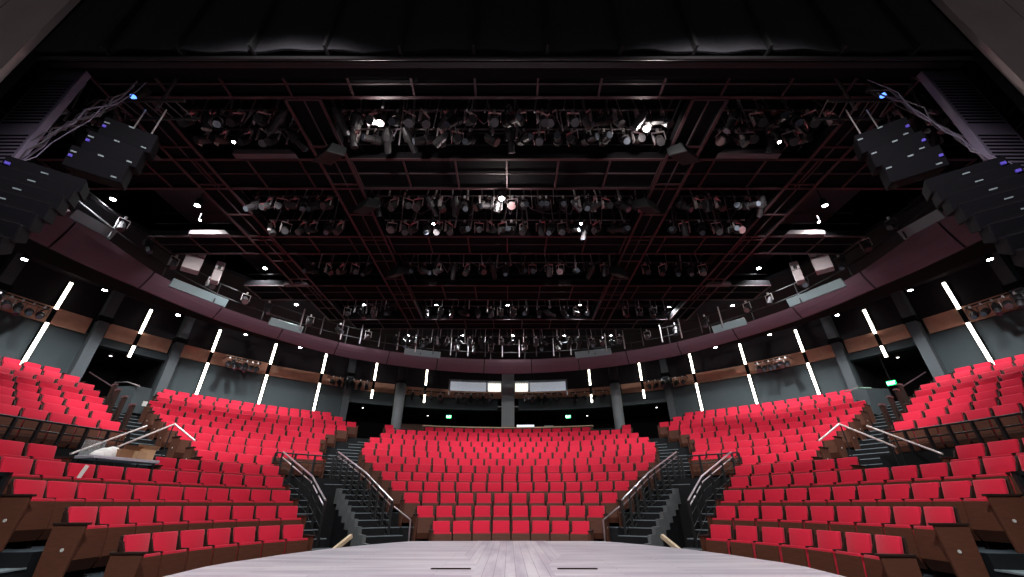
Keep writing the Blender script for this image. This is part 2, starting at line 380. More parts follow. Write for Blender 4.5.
for s in (-1, 1):
    sd = SIDE[s]
    # in the wide flight, from the front row up to the cross walk
    pts = [P(s * 29.9, 6.45, -.13), P(s * 33.2, 8.2, .66), P(s * 36.2, 10.3, 1.44)]
    r_ = railing(f'steel and black stair railing down the middle of the wide {sd} flight', pts, 1.0, posts=10, infill=5)
    o = r_.location; mb = MB(); mb.path([tuple(q[k] - o[k] for k in range(3)) for q in (P(s * 29.6, 6.3, .72), P(s * 26.8, 5.6, .42), P(s * 26.7, 5.58, -.35))], .02, 'chrome', 6); mb.build('lower_grip', r_)
    pts = [P(s * 47.0, 6.2, -.12), P(s * 45.4, 7.8, .50), P(s * 47.6, 9.6, 1.25)]
    railing(f'steel and black railing above the pit opening by the {sd} lower seats', pts, .98, posts=6, infill=3)
    # guard along the front of the row above the opening
    pts = [P(s * a, R[6] + .22, ZF[7]) for a in (48.4, 45.5, 42.5, 40, 37.6)]
    railing(f'low black guard rail in front of the {sd} middle block above the opening', pts, .70, posts=4, mats=('railpost', 'railpost'), infill=1, name='guard_rail', second=.24)
    # far block guard rail
    pts = [P(s * a, R[7] - .02, ZF[8]) for a in range(69, 99, 3)]
    railing(f'long black guard rail with pale bars before the {sd} upper corner seats', pts, .50, posts=12, mats=('railpost', 'railpost'), infill=3, name='guard_rail', second=.2)
    # two pale handrails over the cross aisle
    def hr(label, pts, posts):
        root = empty('handrail', pts[0], label=label, cat='handrail')
        o = pts[0]; mb = MB(); mb.path([tuple(p[k] - o[k] for k in range(3)) for p in pts], .022, 'whiterail', 8); mb.build('rail', root)
        for p, h in posts:
            mb = MB(); mb.tube((0, 0, -h), (0, 0, 0), .018, 'railpost', 6); mb.build('post', root, loc=tuple(p[k] - o[k] for k in range(3)))
    a, b, c = P(s * 79.2, 9.1, 1.85), P(s * 68.8, 9.9, 2.52), P(s * 62.6, 10.2, 2.78)
    hr(f'straight pale handrail nearest the {sd} upper corner block', [P(s * 77.1, 9.6, 1.72), P(s * 66.3, 10.8, 2.67)], [(P(s * 76.6, 9.65, 1.74), .84), (P(s * 70.5, 10.25, 2.28), 1.25)])
    hr(f'bent pale handrail ending beside the {sd} middle block seats', [P(s * 72.2, 9.6, 1.96), P(s * 64.4, 10.2, 2.73), P(s * 62.5, 9.55, 2.29)], [(P(s * 71.6, 9.64, 2.0), 1.08), (P(s * 64.5, 10.2, 2.71), 1.3)])
    # black framed end panel at the picture edge, end of the fourth row
    root = empty('end_guard', P(s * (97.4 if s < 0 else 98.9), 7.45, ZF[3]), -s * rad(98.5), label=f'black framed guard panel closing the {sd} end of the lower rows', cat='guard panel')
    mb = MB(); mb.box(-.03, .03, -.45, .55, .9, .95, 'railpost'); mb.box(-.03, .03, -.45, -.40, 0, .95, 'railpost'); mb.box(-.03, .03, .5, .55, 0, .95, 'railpost'); mb.box(-.03, .03, -.45, .55, .05, .10, 'railpost'); mb.build('frame', root)
    mb = MB(); mb.box(-.01, .01, -.4, .5, .1, .9, 'black2'); mb.build('panel', root)
    # low pale board leaning against the stage edge by the opening
    mb = MB(); a = P(s * 49.6, 4.9, -.10); b = P(s * 44.2, 5.1, .14)
    mb.tube(a, b, .055, 'pale', 4); tag(mb.build('pale_board'), f'pale wooden board sloping beside the stage at the {sd} opening', 'board', 'pale boards by the openings')
    # grey end posts with red caps beside the upper steps
    for q, (t, r, z) in enumerate(((60.9, 12.4, 0), (61.3, 13.4, 0), (61.6, 14.4, 0), (61.8, 15.4, 0))):
        t, rr, ct = ((64.4, 13, 3.54), (64.0, 14, 3.91), (63.6, 15, 4.28), (62.9, 16, 4.62))[q]; zz = ct - .97
        root = empty('aisle_post', P(s * t, rr, zz), -s * rad(t), label=f'dark post with pinkish cap on the {sd} corner steps, {("lowest", "second", "third", "topmost")[q]} of four', cat='post', group='capped posts on the corner steps')
        mb = MB(); mb.box(-.04, .04, -.10, .10, 0, .92, 'sedge'); mb.build('panel', root)
        mb = MB(); mb.box(-.05, .05, -.13, .13, .92, .97, 'pinklens'); mb.build('cap', root)
    # slate stair screen with handrail next to the doorway
    root = empty('stair_screen', P(s * 58.9, 17.2, ZF[14] - .3), -s * rad(58.9), label=f'slate grey half-height screen with handrail at the {sd} upper doorway', cat='screen')
    mb = MB(); mb.hexa([(-.45, -1.3, 0), (.05, -1.3, 0), (.05, 1.4, 0), (-.45, 1.4, 0)], [(-.45, -1.0, 1.0), (.05, -1.0, 1.0), (.05, 1.4, 1.3), (-.45, 1.4, 1.3)], 'wall'); mb.build('panel', root)
    mb = MB(); mb.path([(-.5, -1.5, .9), (-.5, 0, 1.28), (-.5, 1.4, 1.45)], .022, 'chrome'); mb.build('handrail', root)
    # red-brown rails by the doorway
    mb = MB(); mb.path([P(s * 63.2, 18.6, ZF[15] + 1.0), P(s * 62.3, 16.6, ZF[13] + .95), P(s * 62.3, 16.6, ZF[13] + .1)], .022, 'rust')
    tag(mb.build('doorway_rail'), f'thin reddish rail sloping out of the {sd} upper doorway', 'handrail')

# ---------------------------------------------------------------- seats
def seat_parts():
    b = MB()   # back cushion, leaning back; its front top edge is at y = 0, z = .88
    b.hexa([(-.218, -.115, .50), (.218, -.115, .50), (.218, -.055, .50), (-.218, -.055, .50)],
           [(-.222, -.015, .872), (.222, -.015, .872), (.222, .045, .868), (-.222, .045, .868)], 'red')
    sh = MB()
    sh.hexa([(-.235, -.052, .30), (.235, -.052, .30), (.235, -.028, .30), (-.235, -.028, .30)],
            [(-.240, .048, .866), (.240, .048, .866), (.240, .072, .866), (-.240, .072, .866)], 'sedge')
    c = MB()   # tipped-up seat cushion (between the back and the wooden underside)
    c.hexa([(-.225, -.275, .17), (.225, -.275, .17), (.225, -.205, .19), (-.225, -.205, .19)],
           [(-.228, -.252, .632), (.228, -.252, .632), (.228, -.155, .620), (-.228, -.155, .620)], 'redlow')
    u = MB()   # wooden underside, slightly shaped
    u.hexa([(-.222, -.255, .10), (.222, -.255, .10), (.222, -.235, .10), (-.222, -.235, .10)],
           [(-.232, -.318, .24), (.232, -.318, .24), (.232, -.278, .24), (-.232, -.278, .24)], 'swood')
    u.hexa([(-.232, -.318, .24), (.232, -.318, .24), (.232, -.278, .24), (-.232, -.278, .24)],
           [(-.235, -.262, .594), (.235, -.262, .594), (.235, -.232, .594), (-.235, -.232, .594)], 'swood')
    a = MB()   # arm and post, on the seat's left side
    a.box(-.284, -.246, -.25, -.01, .615, .642, 'sedge')
    a.box(-.280, -.250, -.20, -.05, .02, .62, 'sedge'); a.hexa([(-.280, -.12, .62), (-.250, -.12, .62), (-.250, -.05, .62), (-.280, -.05, .62)], [(-.280, -.02, .80), (-.250, -.02, .80), (-.250, .03, .80), (-.280, .03, .80)], 'sedge'); a.box(-.30, -.23, -.22, .02, 0, .02, 'black2')
    e = MB()   # closed end panel for the aisle seat
    e.hexa([(-.02, -.33, 0), (.02, -.33, 0), (.02, .02, 0), (-.02, .02, 0)], [(-.02, -.36, .65), (.02, -.36, .65), (.02, .06, .65), (-.02, .06, .65)], 'swood')
    e.box(-.035, .035, -.39, .07, .65, .68, 'sedge')
    return b, sh, c, u, a, e
SB, SS, SCu, SU, SA, SE = seat_parts()
dotm = MB(); dotm.tube((0, 0, 0), (.008, 0, 0), .022, 'dot', 8)

root = empty('theatre_seat'); p1 = SB.build('backrest', root, bevel=.016); p2 = SS.build('back_shell', root, bevel=.008, seg=1)
p3 = SCu.build('seat_cushion', root, bevel=.014); p4 = SU.build('seat_underside', root); p5 = SA.build('armrest', root)
for o in (p1, p3): o.data.polygons.foreach_set('use_smooth', [True] * len(o.data.polygons))
kids[root.name] = [p1, p2, p3, p4, p5]
pe = SE.build('end_panel', root, bevel=.004, seg=1)
pd = dotm.build('aisle_marker', pe)
kids[pe.name] = [pd]
# list of every seat
F_, PITCH, CX = 396.6, rad(28.634), .05
def proj(x, y, z):
    X, Y, Z = x - CX, y, z - .76; D = Y * cos(PITCH) + Z * sin(PITCH)
    if D < .3: return None
    return 508.8 + F_ * X / D, 288.5 + F_ * (Y * sin(PITCH) - Z * cos(PITCH)) / D, D
SEATS = []
def row(i, t0, t1, n, block, aisle_from, ends=(1, 1), fmt=None, idx0=0):
    st = (t1 - t0) / n
    for k in range(n):
        t = t0 + st * (k + .5)
        x, y, z = P(t, R[i], ZF[i])
        pr = proj(x, y, z + .7)
        if not pr or pr[0] < -28 or pr[0] > 1052: continue
        num = k if aisle_from == 'start' else n - 1 - k
        e = []
        if k == 0 and ends[0]: e.append(-1 if st > 0 else 1)
        if k == n - 1 and ends[1]: e.append(1 if st > 0 else -1)
        SEATS.append((pr[2], i, t, (x, y, z), fmt(num + idx0, k), e, block))
def lab_side(sd, blk, i):
    def f(num, k): return f'red folding seat, {nth(num)} from the stage-facing stairs, {ROWN[i-1]} row of the {sd} {blk} block'
    return f
for i, (a, b, n) in CEN.items():
    def f(num, k, i=i, n=n):
        if k < n / 2: return f'red folding seat, {nth(k)} from the left-side stairs, {ROWN[i-1]} row of the centre block'
        return f'red folding seat, {nth(n-1-k)} from the right-side stairs, {ROWN[i-1]} row of the centre block'
    row(i, a, b, n, 'c', 'start', fmt=f)
row(13, -16.2, 16.2, 17, 'c', 'start', fmt=lambda num, k: f'red folding seat, {nth(k)} from the left-side end, last row of the centre block')
row(13, -23.6, -21.9, 1, 'c', 'start', fmt=lambda num, k: 'single red folding seat at the left-side corner of the last centre row')
row(13, 21.9, 23.6, 1, 'c', 'start', fmt=lambda num, k: 'single red folding seat at the right-side corner of the last centre row')
for s in (-1, 1):
    sd = SIDE[s]
    for i, (a, b, n) in LOW.items():
        if i < 5 and s > 0: a += (3.3, 1.8, 1.1, .6)[i - 1]
        row(i, s * a, s * b, n, 'l', 'end', fmt=lambda num, k, i=i, sd=sd: f'red folding seat, {nth(num)} from the pit-side steps, {ROWN[i-1]} row of the {sd} lower block')
    row(5, s * 92.8, s * 82.3, 3 if s < 0 else 3, 'l', 'end', fmt=lambda num, k, sd=sd: f'red folding seat past the gap in the {sd} fifth row, {nth(num)} to the gap')
    for i, (a, b, n) in MID.items():
        row(i, s * a, s * b, n, 'm', 'end', fmt=lambda num, k, i=i, sd=sd: f'red folding seat, {nth(num)} from the centre-side stairs, {ROWN[i-1]} row of the {sd} middle block')
    for i, (a, b, n) in FAR.items():
        row(i, s * a, s * b, n, 'f', 'start', fmt=lambda num, k, i=i, sd=sd: f'red folding seat, {nth(num)} from the steps, {ROWN[i-8]} row of the {sd} upper corner block')
SEATS.sort(key=lambda q: q[0])
stuff = MB(); GRP = {'c': 'red seats of the centre block', 'l': 'red seats of the side lower blocks', 'm': 'red seats of the middle blocks', 'f': 'red seats of the upper corner blocks'}
SHAPES = []
for o in (p1, p2, p3, p4, p5, pe):
    q = MB(); q.v = [tuple(v.co) for v in o.data.vertices]; q.f = [tuple(f.vertices) for f in o.data.polygons]; q.mi = [f.material_index for f in o.data.polygons]
    q.ms = {'backrest': ['red'], 'back_shell': ['sedge'], 'seat_cushion': ['redlow'], 'seat_underside': ['swood'], 'armrest': ['sedge'], 'end_panel': ['swood', 'sedge']}[o.name.split('.')[0]]
    SHAPES.append(q)
NIND = 300
for q, (D, i, t, loc, lab, ends, blk) in enumerate(SEATS):
    # seats differ a hair in how far they tip and lean
    if q < NIND:
        r = root if q == 0 else copy_tree(root)
        r.location = loc; r.rotation_euler = (0, 0, -rad(t))
        tag(r, lab, 'seat', GRP[blk])
        if q == 0: continue
    else:
        c_, s_ = cos(-rad(t)), sin(-rad(t))
        for sh_ in SHAPES[:5]:
            stuff.merge(sh_, lambda v: (loc[0] + c_ * v[0] - s_ * v[1], loc[1] + s_ * v[0] + c_ * v[1], loc[2] + v[2]))
        for e in ends:
            stuff.merge(SHAPES[5], lambda v: (loc[0] + c_ * (v[0] + .275 * e) - s_ * v[1], loc[1] + s_ * (v[0] + .275 * e) + c_ * v[1], loc[2] + v[2]))
# end panels: template moved off to the first end seat, copies for the others
first = True
tops = [o for o in bpy.data.objects if o.name.startswith('theatre_seat')]
key = {tuple(round(a, 3) for a in o.location): o for o in tops}
for q, (D, i, t, loc, lab, ends, blk) in enumerate(SEATS[:NIND]):
    o = key[tuple(round(a, 3) for a in loc)]
    for e in ends:
        if first: a = pe; d = pd; first = False
        else:
            a = pe.copy(); C.objects.link(a); d = pd.copy(); C.objects.link(d); d.parent = a
        a.parent = o; a.location = (.275 * e, 0, 0); d.location = (.022 if e > 0 else -.030, -.20, .36)
so = stuff.build('theatre_seats')
tag(so, 'all the farther red folding seats of the upper rows, massed on their tiers', 'seats', kind='stuff')

# ---------------------------------------------------------------- the gap in the fifth row: table with cartons
t0 = -75.0
root = empty('folding_table', P(t0, 8.62, ZF[5]), rad(-t0), label='white trestle table standing in the gap of the left-side fifth row', cat='table')
mb = MB(); mb.box(-.66, .64, -.28, .28, .70, .76, 'tabletop'); mb.build('tabletop', root, bevel=.01)
for x in (-.58, .56):
    for y in (-.25, .25):
        mb = MB(); mb.tube((x, y, 0), (x, y, .70), .018, 'railpost', 6); mb.build('leg', root)
def on_table(x, y, z=.76):
    c_, s_ = cos(rad(-t0)), sin(rad(-t0)); o = root.location
    return (o.x + c_ * x - s_ * y, o.y + s_ * x + c_ * y, o.z + z)
def carton(x, y, w, d, h, rz, label, m='carton', z=.76, flaps=True):
    r = empty('cardboard_box', on_table(x, y, z), rad(-t0) + rz, label=label, cat='box', group='cardboard boxes on the table')
    mb = MB(); mb.box(-w / 2, w / 2, -d / 2, d / 2, 0, h, m); mb.build('body', r, bevel=.004, seg=1)
    if flaps:
        mb = MB(); mb.hexa([(-w / 2, -d / 2, h), (w / 2, -d / 2, h), (w / 2, -d / 2 + .01, h), (-w / 2, -d / 2 + .01, h)], [(-w / 2 - .02, -d / 2 - .08, h + .08), (w / 2 + .02, -d / 2 - .08, h + .08), (w / 2 + .02, -d / 2 - .07, h + .08), (-w / 2 - .02, -d / 2 - .07, h + .08)], m); mb.build('flap', r)
carton(.02, -.02, .34, .30, .17, .05, 'dark brown cardboard box in the middle of the white table', 'cartond')
carton(.36, 0, .40, .32, .21, -.1, 'larger open cardboard box at the seat end of the white table')
carton(.22, -.2, .20, .14, .15, .15, 'small tan cardboard box in front of the larger one on the white table', flaps=False)
mb = MB()
me_pts = []
for (x, y, r_, h) in ((-.32, 0, .18, .17), (-.18, .06, .16, .21), (-.44, -.04, .12, .10)):
    vs = []; nu, nv = 18, 7
    for a in range(nv + 1):
        for b in range(nu):
            ph = pi / 2 * a / nv; th = 2 * pi * b / nu; w_ = 1 + .14 * sin(3 * th + x * 20) + .07 * sin(7 * th + a)
            vs.append((x + r_ * 1.15 * w_ * cos(ph) * cos(th), y + r_ * w_ * cos(ph) * sin(th), h * sin(ph) * (1 + .06 * sin(5 * th + a))))
    mb.add(vs, [(a * nu + b, a * nu + (b + 1) % nu, (a + 1) * nu + (b + 1) % nu, (a + 1) * nu + b) for a in range(nv) for b in range(nu)] + [tuple(range(nu - 1, -1, -1))], 'white')
o = mb.build('crumpled_cloth', loc=on_table(0, 0), smooth=True); o.rotation_euler = (0, 0, rad(-t0)); tag(o, 'crumpled white cloth heaped on the table beside the cartons', 'cloth')
root2 = empty('clear_bin', on_table(-.46, .2, .76), rad(-t0), label='clear plastic panel standing behind the white cloth on the table', cat='panel')
mb = MB(); mb.box(-.19, .19, -.01, .01, 0, .30, 'glass'); mb.build('panel', root2, bevel=.004, seg=1)
mb = MB(); mb.path([(-.19, 0, 0), (-.19, 0, .30), (.19, 0, .30), (.19, 0, 0)], .008, 'nosing'); mb.build('frame', root2)
mb = MB(); mb.box(-.03, .03, -.01, .012, .60, .86, 'white')
o = mb.build('paper_slip', loc=P(-85.5, 7.62, ZF[4])); o.rotation_euler = (0, .25, rad(85.5)); tag(o, 'white paper slip tucked between two seats of the fourth left-side row', 'paper')
root3 = empty('paper_note', P(-59.8, R[12], ZF[12] + .62), rad(59.8), label='small white note lying on a red seat of the upper left-side middle block', cat='paper')
mb = MB(); mb.box(-.07, .07, -.12, -.09, .0, .17, 'white'); mb.build('sheet', root3)

# ---------------------------------------------------------------- walls
OPEN = [(63.3, 56.2)]
for s in (-1, 1):
    mb = MB()
    mb.sector(s * 104, s * 63.6, RW, RW + .4, -1.6, 7.0, 'wall'); mb.sector(s * 55.9, s * 29.6, RW, RW + .4, -1.6, 7.0, 'wall')
    mb.sector(s * 63.6, s * 55.9, RW, RW + .4, 6.65, 7.0, 'wall')
    mb.sector(s * 29.6, s * 2, RW, RW + .4, 6.12, 7.0, 'wall')
    struct('wall_left' if s < 0 else 'wall_right', mb)
    mb = MB(); mb.sector(s * 104, s * 11.6, RW - .02, RW + .4, 7.0, 9.4, 'wallup'); mb.sector(s * 11.6, s * .9, RW - .02, RW + .4, 8.02, 9.4, 'wallup')
    struct('wall_upper', mb)
    # timber band, deeper on the side walls, split at the columns
    for (a, b, z0, z1) in ((104, 64.9, 6.93, 7.58), (63.1, 56.2, 6.98, 7.60), (54.8, 43.2, 6.95, 7.56), (42.8, 30.9, 6.93, 7.5), (29.1, 21.8, 6.85, 7.42), (20.2, 11.6, 6.85, 7.36), (11.5, 1.2, 6.85, 7.28)):
        mb = MB(); mb.sector(s * a, s * b, RW - .10, RW - .02, z0, z1, 'band')
        struct('trim_wood_band', mb)
    # doorway recesses
    mb = MB(); mb.sector(s * 64.4, s * 55.2, 22.4, 22.6, 2, 6.9, 'ceil'); mb.sector(s * 64.4, s * 55.2, RW + .4, 22.4, 6.65, 6.9, 'wallup')
    mb.sector(s * 64.4, s * 63.6, RW + .4, 22.4, 2, 6.65, 'wallup'); mb.sector(s * 55.9, s * 55.2, RW + .4, 22.4, 2, 6.65, 'wallup')
    mb.sector(s * 64.4, s * 55.2, RW, 22.4, 2, ZF[15] - .02, 'step')
    struct('wall_doorway_recess', mb)
    # round columns standing clear of the wall
    def column(name, t, r, rad_, z0, z1, k='wall', n=20):
        x, y, _ = P(t, r, 0); mb = MB(); mb.tube((x, y, z0), (x, y, z1), rad_, k, n)
        o = struct(name, mb); o.data.polygons.foreach_set('use_smooth', [len(f.vertices) < 6 for f in o.data.polygons])
    column('column_round', s * 21.0, 18, .30, ZF[13] - .1, 7.22, 'column'); column('column_round_upper', s * 21.0, 18, .28, 7.3, 9.2, 'wallup')
    mb = MB(); x, y, _ = P(s * 21.0, 18, 0); mb.tube((x, y, 7.2), (x, y, 7.32), .36, 'black2', 20); struct('trim_column_collar', mb)
    for t in (64.0, 55.4, 30.0, 42.9, 73.5):
        if t == 42.9: continue
        x, y, _ = P(s * t, RW - .12, 0); mb = MB()
        mb.sector(s * (t - .55), s * (t + .55), RW - .42, RW + .02, ZF[13] - .4, 9.1, 'pilaster'); mb.sector(s * (t - .75), s * (t + .75), RW - .46, RW, 7.5, 7.72, 'black2')
        struct('column_pilaster', mb)
mb = MB(); mb.sector(-1.25, 1.25, 17.75, 18.3, ZF[13] - .2, 9.2, 'column', step=1); struct('column_centre', mb)
# rear lobby behind the centre block
mb = MB(); mb.sector(-30, 30, 23, 23.3, 2, 6.4, 'ceil'); mb.sector(-30, 30, RW + .4, 23, 6.12, 6.4, 'wallup')
mb.sector(-30, -29.4, RW, 23, 2, 6.2, 'wallup'); mb.sector(29.4, 30, RW, 23, 2, 6.2, 'wallup'); struct('wall_lobby', mb)
mb = MB(); mb.sector(-19.5, -13.5, 22.9, 23, ZF[13], 5.75, 'doorc'); struct('door_1', mb)
for dt in (-18.6, -14.6):
    mb = MB(); mb.box(-.25, .25, -.05, .05, 0, .10, 'duct'); o = mb.build('wall_notice', loc=P(dt, 22.8, 5.35)); o.rotation_euler = (0, 0, rad(-dt)); tag(o, 'small pale plate above the brown lobby doors' + (', outer one' if dt < -18 else ', inner one'), 'plate')
mb = MB(); mb.sector(14.0, 19.0, 22.9, 23, ZF[13], 5.45, 'wall'); struct('door_2', mb)
# timber-capped parapet behind the last centre row
mb = MB(); mb.sector(-16.4, 16.4, R[13] + .22, R[13] + .34, ZF[13] - .02, ZF[13] + .95, 'swood'); struct('wall_parapet', mb)
mb = MB(); mb.sector(-16.5, 16.5, R[13] + .16, R[13] + .46, ZF[13] + .95, ZF[13] + 1.0, 'pale'); struct('trim_parapet_cap', mb)
# mixing position: screens on a desk behind the parapet
dx = P(4.6, 17.15, ZF[13]); root = empty('mixing_desk', dx, rad(-4), label='dark mixing desk behind the last centre row, right of the centre column'.replace('right of', 'beside'), cat='desk')
mb = MB(); mb.box(-1.3, 2.2, -.3, .4, .74, .80, 'black'); mb.build('desktop', root)
for x in (-1.2, .4, 2.1):
    mb = MB(); mb.box(x - .03, x + .03, -.2, .3, 0, .74, 'black'); mb.build('leg', root)
for q, (x, w, h, lab) in enumerate(((-.35, 1.05, .30, 'wide white screen on the mixing desk'), (1.0, .55, .25, 'smaller pale screen on the mixing desk'))):
    c_, s_ = cos(rad(-4)), sin(rad(-4))
    r = empty('monitor', (dx[0] + c_ * x, dx[1] + s_ * x, dx[2] + .80), rad(-4), label=lab + (' nearest the centre column' if q == 0 else ' farther from the column'), cat='monitor', group='screens on the mixing desk')
    mb = MB(); mb.box(-w / 2, w / 2, -.02, .02, .12, .12 + h, 'black'); mb.build('case', r)
    mb = MB(); mb.box(-w / 2 + .02, w / 2 - .02, -.026, -.018, .14, .10 + h, 'screen' if q == 0 else 'nosing'); mb.build('screen', r)
    mb = MB(); mb.box(-.03, .03, 0, .04, 0, .14, 'black'); mb.box(-.15, .15, -.08, .1, 0, .012, 'black'); mb.build('stand', r)

# control booth windows
for s in (-1, 1):
    mb = MB()
    mb.sector(s * 11.5, s * 1.1, 22.0, 22.2, 7.1, 8.6, 'boothwall'); mb.sector(s * 12, s * 1.0, RW + .4, 22.0, 8.02, 8.5, 'boothwall'); mb.sector(s * 12, s * 1.0, RW + .4, 22.0, 7.0, 7.05, 'black2')
    mb.sector(s * 11.9, s * 11.5, RW + .4, 22, 7.05, 8.02, 'boothwall'); mb.sector(s * 3.9, s * 1.3, RW + .3, RW + .34, 7.32, 7.94, 'boothlit')
    struct('wall_booth', mb)
    wroot = MB()
    for (a, b, z0, z1) in ((11.6, 1.2, 7.96, 8.04), (11.6, 1.2, 7.26, 7.30), (11.7, 11.35, 7.26, 8.04), (4.3, 4.1, 7.28, 8.0), (1.4, 1.1, 7.28, 8.0)):
        wroot.sector(s * a, s * b, RW - .06, RW + .06, z0, z1, 'nosing')
    o = struct('window_1' if s < 0 else 'window_2', wroot)
    mb = MB(); mb.sector(s * 11.4, s * 1.3, RW, RW + .01, 7.3, 7.96, 'glass'); tag(mb.build('pane', o), 'clear booth glass')
    mb = MB(); mb.sector(s * 4.0, s * 3.6, 21.5, 21.8, 7.1, 8.3, 'duct'); struct('trim_booth_jamb', mb)

# ceilings
mb = MB(); mb.sector(-110, 110, 13.0, RW + .4, 8.95, 9.1, 'wallup'); struct('ceiling_house', mb)
mb = MB(); mb.box(-16, 16, 4.2, 23, 11.6, 11.8, 'ceil'); struct('ceiling_grid', mb)
mb = MB(); mb.box(-13, 13, -7, 3.8, 12, 12.2, 'ceil'); struct('ceiling_stage', mb)
mb = MB(); mb.sector(-110, 110, 15.5, 15.7, 9.0, 11.7, 'ceil'); struct('wall_attic', mb)
for s in (-1, 1):
    for k_, (x0, x1, y0, y1) in enumerate(((9.2, 12.2, 9.0, 12.2), (8.9, 11.6, 13.3, 16.2), (5.2, 7.4, 18.2, 20.0))):
        mb = MB(); mb.box(s * x0, s * x1, y0, y1, 10.3 if k_ < 2 else 9.8, 10.36 if k_ < 2 else 9.86, 'panel'); struct('ceiling_panel', mb)

# ---------------------------------------------------------------- ring balcony front
ztab = [(0, 7.45, 6.83), (36, 7.40, 6.92), (48, 7.46, 7.05), (59, 7.50, 7.13), (69, 7.78, 7.25), (80, 8.3, 7.28), (110, 9.6, 7.4)]
def zi(t, c):
    t = abs(t)
    for a, b in zip(ztab, ztab[1:]):
        if t <= b[0]: u = (t - a[0]) / (b[0] - a[0]); return a[c] + (b[c] - a[c]) * u
    return ztab[-1][c]
# profile: slightly bulging inclined face, thin shell
prof = [(.00, 0), (.05, .25), (.07, .5), (.05, .75), (.0, 1.0), (-.05, 1.0), (-.03, .5), (-.05, 0.0)]
def ringz(td, j, r, z):
    zt, zb = zi(td, 1), zi(td, 2); u = prof[j][1]
    return 13.42 - .45 * u - prof[j][0], zb + (zt - zb) * u
JOINT = [5.4 + 10.6 * k for k in range(10)]
edges = [-t for t in reversed(JOINT)] + JOINT
for a, b in zip(edges, edges[1:]):
    mid = (a + b) / 2; k = round(abs(mid) / 10.6)
    mb = MB(); mb.sweep([(r, z) for r, z in prof], a + .12, b - .12, 'ring', step=1.8, zf=ringz)
    struct('trim_balcony_front', mb)
mb = MB()
def ringback(td, j, r, z):
    zt, zb = zi(td, 1), zi(td, 2); u, dr = ((0.01, .07), (.99, .07), (.99, .12), (0.01, .12))[j]
    return 13.42 - .45 * u + dr, zb + (zt - zb) * u
mb.sweep([(0, 0)] * 4, -109, 109, 'ringj', step=2.5, zf=ringback); struct('trim_balcony_backing', mb)
# cap plates and walk of the ring
for s in (-1, 1):
    for (a, b, lab) in ((80.5, 75.5, 'outermost'), (66.5, 58, 'third'), (50.5, 44.5, 'second'), (23.5, 15.5, 'inner')):
        mb = MB(); zc = zi((a + b) / 2, 1)
        mb.hexa([P(s * a, 12.98, zc - .06), P(s * b, 12.98, zc - .06), P(s * b, 13.2, zc - .06), P(s * a, 13.2, zc - .06)],
                [P(s * a, 12.86, zc + .22), P(s * b, 12.86, zc + .22), P(s * b, 12.9, zc + .24), P(s * a, 12.9, zc + .24)], 'cap')
        tag(mb.build('cap_plate'), f'metal plate with painted teal light on the {SIDE[s]} rim of the ring balcony, {lab} one', 'plate', 'pale plates on the ring balcony rim')
mb = MB(); mb.sector(-108, 108, 13.55, 14.6, 7.32, 7.4, 'ceil'); struct('floor_ring_catwalk', mb)
# ring catwalk handrail
root = empty('ring_rail', (0, 0, 0), label='dark curved pipe rail running round above the ring balcony', cat='railing')
for h, nm in ((.35, 'lower_rail'), (.8, 'top_rail')):
    mb = MB(); mb.path([P(t, 12.9, zi(t, 1) + h) for t in range(-105, 106, 5)], .03, 'black', 5); mb.build(nm, root)
for t in range(-100, 101, 8):
    mb = MB(); mb.tube(P(t, 12.9, zi(t, 1)), P(t, 12.9, zi(t, 1) + .8), .025, 'black', 5); mb.build('post', root)
for t in range(-46, 47, 4):
    mb = MB(); mb.tube(P(t + .7, 12.75, zi(t, 1) + .05), P(t + .7, 12.75, zi(t, 1) + 1.0), .03, 'silver' if t % 3 else 'greyedge', 6); mb.build('hanger', root)

# wall strip lights
STR = [68.4, 59.9, 51.1, 42.9, 34.7, 25.65, 16.1]
for s in (-1, 1):
    for q, t in enumerate(STR):
        lowz = 5.0 if q in (0, 2, 3, 4) else 6.42
        root = empty('strip_light', P(s * t, RW - .11, lowz), -s * rad(t), label=f'tall white vertical strip light on the {SIDE[s]} wall, {nth(6-q) if q < 6 else "first"} counted out from the centre booth'.replace('nearest', 'first'), cat='strip light', group='strip lights round the house wall')
        root['label'] = f'tall white vertical strip light, {ROWN[6-q] if q < 6 else "first"} from the booth along the {SIDE[s]} wall'
        for (z0, z1, nm) in ((lowz, 6.93, 'lower_tube'), (7.52, 8.7, 'upper_tube')):
            mb = MB(); w = .055
            mb.box(-w, w, -.03, .0, z0 - lowz, z1 - lowz, 'strip'); mb.build(nm, root)
        mb = MB(); mb.box(-.075, .075, 0, .08, 0, 3.7 if q in (0, 2, 3, 4) else 2.28, 'black2'); mb.build('housing', root)

